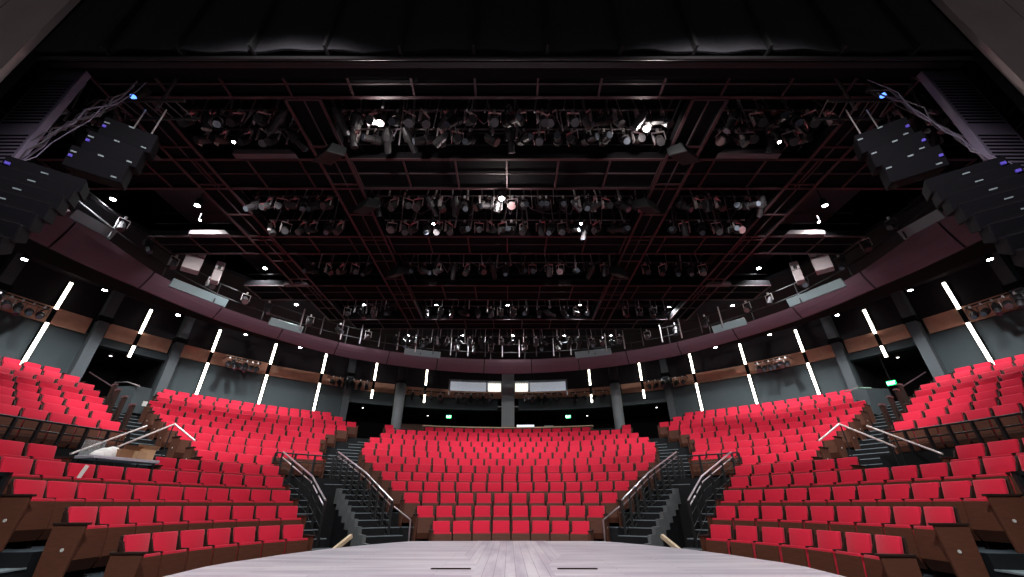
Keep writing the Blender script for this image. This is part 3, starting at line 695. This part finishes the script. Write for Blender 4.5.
# ---------------------------------------------------------------- catwalks
def catwalk(label, x0, x1, y0, y1, z=8.5, rungs=None, along='x'):
    root = empty('catwalk', ((x0 + x1) / 2, (y0 + y1) / 2, z), label=label, cat='catwalk')
    o = root.location; B = lambda mb, *a: mb.box(a[0] - o.x, a[1] - o.x, a[2] - o.y, a[3] - o.y, a[4] - o.z, a[5] - o.z, a[6])
    mb = MB(); B(mb, x0, x1, y0, y1, z + .10, z + .14, 'black2'); mb.build('deck', root)
    w = .035
    if along == 'x': ed = ((x0, x1, y0 - w, y0 + w), (x0, x1, y1 - w, y1 + w)); cen = (x0, x1, (y0 + y1) / 2 - .015, (y0 + y1) / 2 + .015)
    else: ed = ((x0 - w, x0 + w, y0, y1), (x1 - w, x1 + w, y0, y1)); cen = ((x0 + x1) / 2 - .015, (x0 + x1) / 2 + .015, y0, y1)
    for e in ed:
        mb = MB(); B(mb, *e, z, z + .03, 'rust'); B(mb, *(e[0] + .005, e[1] - .005, e[2] + .005, e[3] - .005), z + .03, z + .25, 'black2'); mb.build('edge_beam', root)
    mb = MB(); B(mb, *cen, z + .04, z + .07, 'greyedge'); mb.build('conduit', root)
    L = (x1 - x0) if along == 'x' else (y1 - y0); n = rungs or max(2, int(L / 1.3))
    for k in range(n + 1):
        a = (x0 + L * k / n) if along == 'x' else (y0 + L * k / n)
        mb = MB()
        if along == 'x': B(mb, a - .022, a + .022, y0, y1, z + .01, z + .05, 'rust')
        else: B(mb, x0, x1, a - .022, a + .022, z + .01, z + .05, 'rust')
        mb.build('cross_beam', root)
    for e in ed:
        cx_, cy_ = (e[0] + e[1]) / 2, (e[2] + e[3]) / 2
        for h in (.55, 1.0):
            mb = MB()
            if along == 'x': mb.tube((x0 - o.x, cy_ - o.y, h), (x1 - o.x, cy_ - o.y, h), .02, 'black', 5)
            else: mb.tube((cx_ - o.x, y0 - o.y, h), (cx_ - o.x, y1 - o.y, h), .02, 'black', 5)
            mb.build('guard_rail', root)
CW = [(4.98, 5.56, 8.6, 'first'), (7.32, 8.38, 12.0, 'second'), (10.64, 11.65, 11.8, 'third'), (13.97, 15.21, 10.6, 'fourth'), (17.31, 18.41, 7.6, 'last')]
for y0, y1, xe, w in CW:
    catwalk(f'black cross catwalk with reddish edges, {w} one from the stage', -xe, xe, y0, y1)
for s in (-1, 1):
    catwalk(f'long black catwalk running out from the stage, outer {SIDE[s]} one', *sorted((s * 7.72, s * 8.5)), 5.6, 17.3, 8.47, along='y')
    catwalk(f'long black catwalk running out from the stage, inner {SIDE[s]} one', *sorted((s * 4.05, s * 4.8)), 5.6, 17.3, 8.47, along='y')
# header beams across the front of the rig
for q, (y, z, h, k) in enumerate(((4.28, 7.62, .10, 'black'), (4.40, 7.80, .06, 'greyedge'), (4.72, 8.2, .10, 'greyedge'))):
    mb = MB(); mb.box(-8.1, 8.1, y - .05, y + .05, z, z + h, k)
    tag(mb.build('header_beam'), f'long dark beam across the rig just behind the drape, {("lowest", "middle", "highest")[q]} of three', 'beam', 'header beams behind the drape')
mb = MB(); mb.box(-8.1, 8.1, 4.75, 4.98, 8.3, 8.36, 'black2'); mb.box(-8.1, 8.1, 4.45, 4.75, 8.0, 8.05, 'black2'); struct('ceiling_header', mb)

# ducts that catch the light
for s in (-1, 1):
    for (x0, x1, y, z, lab) in ((8.75, 10.7, 7.18, 8.45, 'beside the second cross catwalk'), (9.0, 10.3, 10.5, 8.45, 'beside the third cross catwalk'), (5.3, 6.9, 7.22, 8.5, 'inboard beside the second cross catwalk'), (7.9, 8.9, 13.85, 8.45, 'beside the fourth cross catwalk')):
        mb = MB(); mb.hexa([(s * x0, y - .10, z), (s * x1, y - .10, z), (s * x1, y + .1, z), (s * x0, y + .1, z)], [(s * (x0 + .2), y - .10, z + .16), (s * x1, y - .10, z + .16), (s * x1, y + .1, z + .16), (s * (x0 + .2), y + .1, z + .16)], 'duct')
        tag(mb.build('pale_trough'), f'pale pinkish metal trough {lab}, {SIDE[s]}', 'trough')
    # square grey scoop boxes at the inner corners of the rig
    for (x, y, z, w, a, lab) in ((4.25, 6.85, 8.2, .30, .5, 'nearest the stage'), (3.95, 8.75, 8.2, .26, .6, 'by the second catwalk'), (4.0, 12.3, 8.15, .26, .6, 'by the third catwalk')):
        root = empty('scoop_box', (s * x, y, z), s * .6, label=f'grey square-faced fixture at the {SIDE[s]} inner walk, {lab}', cat='fixture')
        mb = MB(); mb.hexa([(-w, -.25, -.30), (w, -.25, -.30), (w, .2, -.05), (-w, .2, -.05)], [(-w * .8, -.15, .12), (w * .8, -.15, .12), (w * .8, .25, .30), (-w * .8, .25, .30)], 'railpost'); mb.build('housing', root, bevel=.02, seg=1)
        mb = MB(); mb.tube((0, 0, .1), (0, 0, .6), .02, 'black', 6); mb.build('hanger', root)

# ---------------------------------------------------------------- spotlights on pipes
def make_spot(tilt, kind):
    r = empty('stage_spotlight')
    ca, sa = cos(tilt), sin(tilt)
    def T(p): x, y, z = p; return (x, y * ca - z * sa, y * sa + z * ca - .34)
    b = MB()
    def tb(p, q, r1, k, n=10, r2=None): b.tube(T(p), T(q), r1, k, n, r2)
    if kind == 'profile':      # long barrel pointing along -y
        tb((0, -.30, 0), (0, -.02, 0), .085, 'black'); tb((0, -.02, 0), (0, .14, 0), .12, 'black'); tb((0, .14, 0), (0, .30, 0), .10, 'black', 10, .06)
        lr, ly = .078, -.305
    elif kind == 'fresnel':
        tb((0, -.14, 0), (0, .14, 0), .13, 'black'); tb((0, .14, 0), (0, .2, 0), .13, 'black', 10, .08)
        lr, ly = .11, -.145
    else:                      # par can, bare aluminium
        tb((0, -.20, 0), (0, .08, 0), .10, 'can'); tb((0, .08, 0), (0, .22, 0), .10, 'can', 10, .05); b.box(-.13, -.118, -.05, .05, -.46, -.22, 'silver')
        lr, ly = .098, -.16
    o1 = b.build('body', r)
    l = MB(); l.tube(T((0, ly, 0)), T((0, ly - .012, 0)), lr, {'profile': 'lens', 'fresnel': 'pinklens', 'par': 'lens'}[kind] if kind != 'redpar' else 'redlens', 12); o2 = l.build('lens', r)
    y = MB()
    for sx in (-1, 1): y.box(sx * .145 - .006, sx * .145 + .006, -.02, .02, -.36, -.08, 'silver' if kind != 'profile' else 'black')
    y.box(-.15, .15, -.02, .02, -.085, -.075, 'silver' if kind != 'profile' else 'black'); o3 = y.build('yoke', r)
    c = MB(); c.box(-.03, .03, -.035, .035, -.075, .02, 'silver'); o4 = c.build('clamp', r)
    kids[r.name] = [o1, o2, o3, o4]
    return r
TPL = [make_spot(.5, 'profile'), make_spot(.95, 'profile'), make_spot(.7, 'fresnel'), make_spot(.6, 'par'), make_spot(1.1, 'par'), make_spot(.8, 'redpar')]
used = set(); NSP = [0]
WTS = [3.5, 3.5, 1.6, 3, 2.6, .8]
def spot(loc, rz, label, group, kindw=WTS):
    i = random.choices(range(6), kindw)[0]
    if i in used: o = copy_tree(TPL[i])
    else: o = TPL[i]; used.add(i)
    o.location = loc; o.rotation_euler = (0, 0, rz); tag(o, label, 'stage light', group); NSP[0] += 1
def pipe(y, z, segs, step, name, group, drop=True):
    for (x0, x1, segname) in segs:
        root = empty('lighting_pipe', (x0, y, z), label=f'grey lighting pipe carrying spotlights, {name}, {segname}', cat='pipe')
        mb = MB(); mb.tube((0, 0, 0), (x1 - x0, 0, 0), .025, 'greyedge', 8); mb.build('tube', root)
        n = max(4, int((x1 - x0) / .30) + 1)
        for k in range(n):
            x = (x1 - x0) * (k + .5) / n; x += random.uniform(-.15, .15); mb = MB(); mb.tube((x, random.uniform(-.2, .2), random.uniform(-.35, 0)), (x + random.uniform(-.12, .12), 0, random.uniform(.5, 1.2)), random.choice((.012, .02, .03)), 'silver' if k % 2 else 'greyedge', 6); mb.build('hanger_rod', root)
        m = int((x1 - x0) / step)
        for k in range(m):
            x = x0 + (x1 - x0) * (k + .5) / m + random.uniform(-.1, .1)
            rz = random.gauss(0, .7) + (0 if random.random() < .8 else pi)
            spot((x, y, z - .03), rz, f'stage spotlight on the {name} pipe, {segname}, {ORD[k].replace("nearest", "first")} along from the left-side end', group)
CENT = (-3.85, 3.85, 'centre bay'); SL = (-7.5, -5.0, 'left-side bay'); SR = (5.0, 7.5, 'right-side bay'); OL = (-10.6, -8.7, 'left-side outer bay'); OR_ = (8.7, 10.6, 'right-side outer bay')
pipe(6.05, 8.75, [CENT, SL, SR, OL, OR_], .36, 'first', 'spotlights over the first gap')
pipe(6.75, 8.95, [CENT, SL, SR, OL, OR_], .40, 'second', 'spotlights over the first gap')
pipe(8.95, 8.75, [CENT, SL, SR], .34, 'third', 'spotlights over the second gap')
pipe(9.95, 8.65, [CENT, SL, SR], .38, 'fourth', 'spotlights over the second gap')
pipe(12.6, 8.75, [CENT, SL, SR], .50, 'fifth', 'spotlights over the third gap')
pipe(16.2, 8.7, [CENT, SL, SR], .55, 'sixth', 'spotlights over the fourth gap')
pipe(19.0, 8.35, [(-5.6, 5.6, 'back run')], .55, 'seventh', 'spotlights over the last gap')
# lights hung above the ring and on the wall rail
for s in (-1, 1):
    for k, t in enumerate((4, 8, 12, 20, 26, 32, 38, 44, 52, 56, 62, 68, 72, 76)):
        spot(P(s * t, 12.6, zi(t, 1) + .75), rad(-s * t) + random.uniform(-.4, .4), f'stage spotlight on the ring rail, {ORD[k].replace("nearest", "first")} from centre on the {SIDE[s]}', 'spotlights on the ring rail')
    for ck, (a, b, n_, w) in enumerate(((76, 69.4, 7, 'outer'), (49.4, 44.6, 6, 'third'), (33.6, 26.5, 6, 'second'), (10.4, 3, 6, 'booth'), (19.4, 12.4, 4, 'inner'))):
        ZR = 6.98 if ck > 2 else 7.3
        root = empty('wall_rail', P(s * a, RW - .75, ZR), label=f'curved black lighting rail on the {SIDE[s]} wall band, {w} cluster', cat='rail')
        o = root.location; mb = MB(); m_ = 5
        mb.path([tuple(P(s * (a + (b - a) * q / m_), RW - .75, ZR)[j] - o[j] for j in range(3)) for q in range(m_ + 1)], .03, 'black', 6); mb.build('tube', root)
        for q in (0, m_):
            pa, pb = P(s * (a + (b - a) * q / m_), RW - .75, ZR), P(s * (a + (b - a) * q / m_), RW - .05, ZR)
            mb = MB(); mb.tube(tuple(pa[j] - o[j] for j in range(3)), tuple(pb[j] - o[j] for j in range(3)), .025, 'black', 6); mb.build('bracket', root)
        for k in range(n_):
            t = a + (b - a) * (k + .5) / n_
            spot(P(s * t, RW - .75, ZR - .02), rad(-s * t) + random.uniform(-.3, .3), f'dark spotlight on the {SIDE[s]} wall rail, {w} cluster, {ORD[k].replace("nearest", "first")} from its outer end', 'spotlights on the wall rails', [6, 5, 1, .5, .3, .0])
print('spots', NSP[0])
# loose cables looped between the pipes
for q, (y, z, x0, x1) in enumerate(((6.4, 8.9, -3.8, 3.8), (6.5, 9.0, -7.4, -5), (6.5, 9.0, 5, 7.4), (9.4, 8.9, -3.8, 3.8), (9.4, 8.95, -7.4, -5.1), (9.4, 8.95, 5.1, 7.4), (12.9, 8.9, -3.8, 3.8), (6.4, 8.9, -10.8, -8.8), (6.4, 8.9, 8.8, 10.8))):
    pts = []; x = x0
    while x < x1:
        pts.append((x, y + random.uniform(-.35, .35), z + random.uniform(-.35, .15))); x += random.uniform(.12, .32)
    mb = MB(); mb.path(pts, .012, 'cable', 4)
    tag(mb.build('cable'), f'loose grey cable looping among the spotlights, {("first centre bay", "first bay, left-side", "first bay, right-side", "second centre bay", "second bay, left-side", "second bay, right-side", "third centre bay", "first outer bay, left-side", "first outer bay, right-side")[q]}', 'cable')

# ---------------------------------------------------------------- proscenium, drape, line arrays
mb = MB(); N = 110; xs = [-8.05 + 16.1 * k / N for k in range(N + 1)]
vs = []
for x in xs: vs += [(x, 4.0 + .02 * sin(x * 2.3) + .015 * sin(x * 7.1), 7.58 + .006 * sin(x * 3)), (x, 4.0 + .03 * sin(x * 2.3 + 1), 10.8)]
vs += [(x, y + .03, z) for x, y, z in vs]; n2 = 2 * (N + 1)
mb.add(vs, [(2 * k, 2 * k + 2, 2 * k + 3, 2 * k + 1) for k in range(N)] + [(n2 + 2 * k, n2 + 2 * k + 1, n2 + 2 * k + 3, n2 + 2 * k + 2) for k in range(N)], 'drape')
dr = mb.build('black_border_drape'); tag(dr, 'wide black drape of sewn widths hanging above the stage front', 'drape')
for k in range(12):
    x = -6.85 + 1.26 * k; mb = MB(); mb.box(x - .022, x + .022, 3.90, 4.10, 7.56, 10.8, 'seam'); mb.build('seam', dr)
mb = MB(); mb.tube((-8.3, 4.1, 7.52), (8.3, 4.1, 7.52), .035, 'black', 8); pr = tag(mb.build('drape_pipe'), 'thin black pipe along the bottom edge of the wide drape', 'pipe')
for s in (-1, 1):
    mb = MB()
    for k in range(4):
        x0 = 8.1 + k * 1.15
        mb.hexa([(s * x0, 3.9, -1.5), (s * (x0 + 1.12), 3.9, -1.5), (s * (x0 + 1.12), 4.0, -1.5), (s * x0, 4.0, -1.5)], [(s * x0, 3.9, 12), (s * (x0 + 1.12), 3.9, 12), (s * (x0 + 1.12), 4.0, 12), (s * x0, 4.0, 12)], 'pros')
    mb.box(s * 8.05, s * 12.8, 4.0, 4.1, -1.5, 12, 'black2')
    struct('wall_proscenium', mb)
    # grille column
    root = empty('grille_column', (s * 8.25, 4.65, 2.0), label=f'tall dark lavender speaker column with fine horizontal slots, {SIDE[s]}', cat='speaker column')
    mb = MB(); mb.box(-.42, .34, -.06, .06, .6, 5.95, 'lav'); mb.build('body', root, bevel=.01, seg=1)
    mb = MB()
    for q in range(54):
        if q % 18 > 14: continue
        mb.box(-.36, .28, -.068, -.055, 1.6 + q * .08, 1.63 + q * .08, 'spk')
    mb.build('grille', root)
    # flown loudspeaker arrays
    sd = SIDE[s]
    def spk_box(loc, rz, rx, w, h, d, lab, slot=True):
        rz = -s * .62
        r = empty('loudspeaker', loc, rz, label=lab, cat='loudspeaker', group=f'flown loudspeakers, {sd}'); r.rotation_euler = (rx, 0, rz)
        mb = MB(); mb.hexa([(-w / 2, -d / 2, -h / 2), (w / 2, -d / 2, -h / 2), (w / 2 * .9, d / 2, -h / 2 * .8), (-w / 2 * .9, d / 2, -h / 2 * .8)], [(-w / 2, -d / 2, h / 2), (w / 2, -d / 2, h / 2), (w / 2 * .9, d / 2, h / 2 * .8), (-w / 2 * .9, d / 2, h / 2 * .8)], 'spk'); mb.build('cabinet', r, bevel=.012, seg=1)
        if slot:
            mb = MB(); mb.box(-w * .38, w * .38, -d / 2 - .006, -d / 2 + .01, -h * .34, -h * .12, 'ceil'); mb.build('port', r)
            mb = MB(); mb.box(-.04, .04, -d / 2 - .008, -d / 2, h * .05, h * .12, 'nosing'); mb.build('badge', r)
        else:
            mb = MB()
            for (px, pz_) in ((-.3, .08), (.25, -.12), (0, .16)): mb.box(px - .035, px + .035, -d / 2 - .01, -d / 2, pz_ - .012, pz_ + .012, 'nosing')
            mb.build('bracket', r)
        mb = MB(); mb.tube((-s * w * .38, d / 2 * .6, -.03), (-s * w * .38, d / 2 * .6 + .16, -.03), .035, 'violet', 8) if False else mb.box(w * .40 if s > 0 else -w * .46, w * .46 if s > 0 else -w * .40, -d / 2 - .03, -d / 2, -.02, .02, 'violet'); mb.build('connector', r)
    for q in range(3):
        spk_box((s * (6.75 + .03 * q), 5.0 - .05 * q, 6.50 - q * .40), s * .35, .25, .72, .38, .5, f'black flown loudspeaker in the upper {sd} cluster, {("top", "middle", "bottom")[q]} one', False)
    for q in range(9):
        a = q / 8
        spk_box((s * (7.0 - .8 * a), 4.55 - 1.05 * a, 5.12 - q * .265), s * .35, .18 + .35 * a, .86, .25, .45, f'slotted black line-array loudspeaker, {sd}, {ORD[q].replace("nearest", "first")} from its top')
    # cables and hoist gear above the array
    for q in range(7):
        pts = [(s * (6.75 + .25 * q * .6 + random.uniform(-.05, .05)), 4.65 + .06 * q + random.uniform(-.1, .1), 7.7 - j * .28 + random.uniform(-.08, .08)) for j in range(12)]
        pts = [(x + s * .12 * j, y - .02 * j, z) for j, (x, y, z) in enumerate(pts)]
        mb = MB(); mb.path(pts, .008 + .004 * (q % 3), 'cable' if q % 2 else 'lav', 5)
        tag(mb.build('hanging_cable'), f'grey cable hanging with the {sd} loudspeaker cluster, strand {ORD[q]}'.replace('strand nearest', 'innermost strand'), 'cable', f'cables of the {sd} loudspeaker cluster')
    root = empty('hoist_truss', (s * 6.8, 5.0, 7.5), label=f'dark hoist frame holding up the {sd} loudspeakers', cat='hoist')
    mb = MB()
    mb.tube((-.7, -.1, 0), (.7, -.1, 0), .03, 'black'); mb.tube((-.7, .3, 0), (.7, .3, 0), .03, 'black')
    for k in range(7): mb.tube((-.7 + k / 5, -.1, 0), (-.7 + (k + .5) / 5, .3, 0), .012, 'greyedge')
    mb.build('truss', root)
    mb = MB(); mb.tube((0, .1, 0), (0, .1, 1.6), .03, 'greyedge'); mb.tube((-.2, .1, -.8), (-.2, .1, 0), .012, 'silver'); mb.tube((.2, .1, -.8), (.2, .1, 0), .012, 'silver'); mb.build('chain', root)
    # blue-lit moving heads
    for q, (x, y, z) in enumerate(((8.0, 4.75, 8.05), (8.35, 4.8, 8.1), (7.3, 5.0, 7.95))[: 3 if s > 0 else 1]):
        if s < 0: x, y, z = 7.2, 5.0, 7.9
        root = empty('moving_head', (s * x, y, z), label=f'small moving light glowing blue at the {sd} top corner' + ('', ', next to the wall', ', nearest the catwalk')[q], cat='stage light')
        mb = MB(); mb.box(-.12, .12, -.08, .08, 0, .10, 'black'); mb.tube((0, 0, 0), (0, -.05, -.22), .09, 'black', 10, .07); mb.build('head', root)
        mb = MB(); mb.tube((0, -.05, -.22), (0, -.053, -.235), .055, 'blue', 10); mb.build('lens', root)
# two pale cabinets on the ring, each side
for s in (-1, 1):
    for q, (t, r_, w, h, z) in enumerate(((66.0, 12.35, .52, .95, 8.05), (62.3, 12.2, .26, .80, 7.95))):
        root = empty('pale_cabinet', P(s * t, r_, z), -s * rad(t - 25), label=f'{("large", "slim")[q]} pale grey loudspeaker cabinet on the {SIDE[s]} ring balcony', cat='cabinet')
        mb = MB(); mb.box(-w / 2, w / 2, -.2, .2, 0, h, 'cab'); mb.build('body', root, bevel=.02, seg=1)
        mb = MB(); mb.box(-w / 2 - .01, w / 2 + .01, -.205, .205, h * .55, h * .58, 'black'); mb.build('strap', root)
        mb = MB(); mb.box(-.05, .05, -.28, -.2, h * .6, h * .75, 'black'); mb.build('handle', root)
        mb = MB(); mb.tube((0, 0, h), (0, 0, h + .5), .02, 'black'); mb.build('hanger', root)

# ---------------------------------------------------------------- exit signs
def letters(mb, txt, x0, z0, w, h, y, k):
    S = {'E': ['11111', '10000', '11110', '10000', '11111'], 'X': ['10001', '01010', '00100', '01010', '10001'], 'I': ['111', '010', '010', '010', '111'], 'T': ['11111', '00100', '00100', '00100', '00100']}
    x = x0; cw = w / 21
    for ch in txt:
        for r_, line in enumerate(S[ch]):
            for c_, v in enumerate(line):
                if v == '1': mb.box(x + c_ * cw, x + (c_ + 1) * cw, y - .006, y, z0 + h - (r_ + 1) * h / 5, z0 + h - r_ * h / 5, k)
        x += (len(S[ch][0]) + 1) * cw
for (t, r_, z, lab) in ((-11.2, RW + .1, 5.56, 'left-side rear lobby opening'), (11.4, RW + .1, 5.56, 'right-side rear lobby opening'), (58.9, RW + .25, 5.30, 'right-side upper doorway')):
    root = empty('exit_sign', P(t, r_, z), -rad(t), label=f'glowing green exit sign hanging in the {lab}', cat='exit sign')
    mb = MB(); mb.box(-.16, .16, 0, .05, .02, .21, 'exit_g'); mb.build('panel', root)
    mb = MB(); letters(mb, 'EXIT', -.14, .055, .28, .12, 0, 'exit_w'); mb.build('lettering', root)
    mb = MB(); mb.box(-.02, .02, .01, .04, .24, .55 if abs(t) < 20 else 1.3, 'black2'); mb.build('bracket', root)

# ---------------------------------------------------------------- lamps
def lamp(loc, power, label, group=None, size=1.9, rad_=.10, col=(.95, .98, 1), target=None, disk=.075, name='downlight', k='dl', blend=.7, hang=None):
    root = empty(name, loc, label=label, cat='downlight', group=group)
    mb = MB(); mb.tube((0, 0, .0), (0, 0, .22), disk * 1.35, 'black', 14); mb.build('housing', root)
    mb = MB(); mb.tube((0, 0, -.012), (0, 0, .0), disk, k, 14); mb.build('lamp_disc', root)
    if hang:
        mb = MB(); mb.tube((0, 0, .22), (0, 0, hang), .014, 'black', 6); mb.build('rod', root)
    L = bpy.data.lights.new('house_lamp', 'POINT' if size is None else 'SPOT'); L.energy = power
    if size: L.spot_size = size; L.spot_blend = blend
    L.shadow_soft_size = rad_; L.color = col
    o = bpy.data.objects.new('house_lamp', L); C.objects.link(o); o.parent = root; o.location = (0, 0, -.03)
    if target:
        from mathutils import Vector
        o.rotation_euler = (Vector(target) - Vector(loc)).to_track_quat('-Z', 'Y').to_euler()
PW = 1.0
# over the outer seats, under the house ceiling
for s in (-1, 1):
    for q, (t, r_) in enumerate(((75.2, 17.0), (67.3, 17.0), (58.6, 17.0), (49.1, 17.0), (40.4, 17.0))):
        lamp(P(s * t, r_, 8.1), 650 * PW, f'bright downlight under the {SIDE[s]} outer ceiling, {("outermost", "fourth", "third", "second", "first")[q]} from the booth', 'downlights outside the ring balcony', size=2.3, hang=.84)
# inside the ring, among the catwalks (grid z = 9.2)
INN = [(-12.4, 9.6, 'over the left-side ring near the stage'), (-9.95, 9.9, 'left-side bay beyond the second catwalk'), (-9.85, 13.75, 'left-side bay beyond the third catwalk'), (-12.1, 13.5, 'left-side ring above the pale cabinets'),
       (-10.2, 17.2, 'left-side bay before the ring'), (-6.95, 17.25, 'left-side, fourth gap'), (-3.45, 17.3, 'fourth gap, left of the middle one'), (0, 17.3, 'fourth gap, middle of the row'), (3.5, 17.3, 'fourth gap, right of the middle one'), (7.85, 17.4, 'right-side, fourth gap'),
       (-5.6, 21.0, 'last row, outermost left-side'), (-2.55, 21.0, 'last row, inner left-side'), (.28, 21.1, 'last row, middle one'), (3.2, 21.1, 'last row, inner right-side'), (5.8, 21.1, 'last row, outermost right-side'),
       (10.2, 9.9, 'right-side bay beyond the second catwalk'), (13.1, 9.9, 'over the right-side ring near the stage'), (10.2, 13.75, 'right-side bay beyond the third catwalk'), (13.0, 13.8, 'right-side ring above the pale cabinets'), (10.9, 17.3, 'right-side bay before the ring')]
for x, y, lab in INN:
    zz = 9.2
    if 17 < y < 18: x, y, zz = x * .965, y * .965 + .3 - .33, 8.95
    if y > 20: x, y, zz = x * .93, 19.45, 8.55
    lamp((x, y, zz), 700 * PW if zz > 8.6 else 300, f'bright downlight, {lab}'.replace('left of', 'stage-left beside').replace('right of', 'stage-right beside'), 'downlights inside the ring balcony', size=2.2, hang=1.5)
# three bare work lamps in the rig, then added fill lamps for the stage and seats
for q, (x, y, z, tgt) in enumerate(((-2.85, 6.05, 8.3, (-2, 17, 3)), (3.2, 6.2, 8.3, (2, 17, 3)), (-.15, 8.55, 8.3, (0, 16, 3)))):
    lamp((x, y, z), 130, f'bare warm work lamp in the rig, {("first gap, left-side", "first gap, right-side", "second gap, centre")[q]}', None, None, .08, (1, .93, .88), tgt, .075, 'work_or_fill_lamp', 'bulb')
lamp((-9.75, 10.0, 8.7), 160, 'small warm work lamp beyond the third catwalk, left-side', None, 2.2, .08, (1, .9, .85), (-9, 14, 2), .035, 'work_or_fill_lamp', 'bulb')
lamp((9.95, 10.1, 8.7), 160, 'small warm work lamp beyond the third catwalk, right-side', None, 2.2, .08, (1, .9, .85), (9, 14, 2), .035, 'work_or_fill_lamp', 'bulb')
for s in (-1, 1):
    lamp((s * 1.2, 1.6, 7.45), 800, f'unseen fill lamp added above the playing area, {SIDE[s]} one', 'added fill lamps over the stage', 1.7, .25, (1, .97, .97), (s * 1.2, 8.2, 0), .1, 'work_or_fill_lamp', 'dl', .7, 4.55)  # unseen lamp added overhead to brighten the stage boards
    lamp((s * 2.6, 1.3, 7.4), 2350, f'unseen fill lamp added to light the seats, {SIDE[s]} one', 'added fill lamps aimed at the seats', 1.66, .25, (1, .97, .95), (s * 6.2, 11.2, 0), .1, 'work_or_fill_lamp', 'dl', .55, 4.6)  # unseen lamp added behind the drape to light the seat fronts
for s in (-1, 1):
    for q, (x, y, z, tgt, pw, w_) in enumerate(((6.3, 6.42, 8.12, (11.0, 17.0, 3.6), 2500, 'first gap'), (2.2, 9.45, 8.12, (2.8, 22.0, 4.6), 900, 'second gap'))):
        lamp((s * x, y, z), pw, f'added flood lamp brightening the upper seats from the {w_}, {SIDE[s]} one', 'added flood lamps on the upper seats', 1.15 if q == 0 else 1.0, .12, (1, .97, .95), (s * tgt[0], tgt[1], tgt[2]), .035, 'work_or_fill_lamp', 'bulb', .5, 1.4)  # flood added among the rig to brighten the upper rows
# small recess lamps in the openings
for (t, r_, z, w) in ((-26.6, 19.7, 5.95, 'left-side lobby corner'), (-14.8, 21, 6.0, 'left-side lobby by the doors'), (14.6, 21, 6.0, 'right-side lobby'), (27.2, 19.7, 5.95, 'right-side lobby corner'), (-61.0, 19.9, 6.5, 'left-side upper doorway'), (60.3, 19.9, 6.5, 'right-side upper doorway')):
    lamp(P(t, r_, z), 22, f'tiny recessed lamp in the soffit of the {w}', 'recess lamps', 2.2, .05, (1, .95, .9), None, .05, 'recess_lamp', 'smalldl')

# ---------------------------------------------------------------- world and camera
w = bpy.data.worlds.new('World'); sc.world = w; w.use_nodes = True
w.node_tree.nodes['Background'].inputs['Color'].default_value = (1, .93, .97, 1); w.node_tree.nodes['Background'].inputs['Strength'].default_value = .06
cam = bpy.data.cameras.new('Camera'); co = bpy.data.objects.new('Camera', cam); C.objects.link(co)
cam.sensor_width = 36; cam.lens = F_ / 1024 * 36; cam.shift_x = 3.23 / 1024; cam.clip_start = .05; cam.clip_end = 100
co.location = (CX, 0, .76); co.rotation_euler = (pi / 2 + PITCH, 0, 0)
sc.camera = co
sc.view_settings.view_transform = 'Standard'; sc.view_settings.look = 'None'; sc.view_settings.gamma = 1; sc.view_settings.exposure = 0
sc.view_settings.use_curve_mapping = False
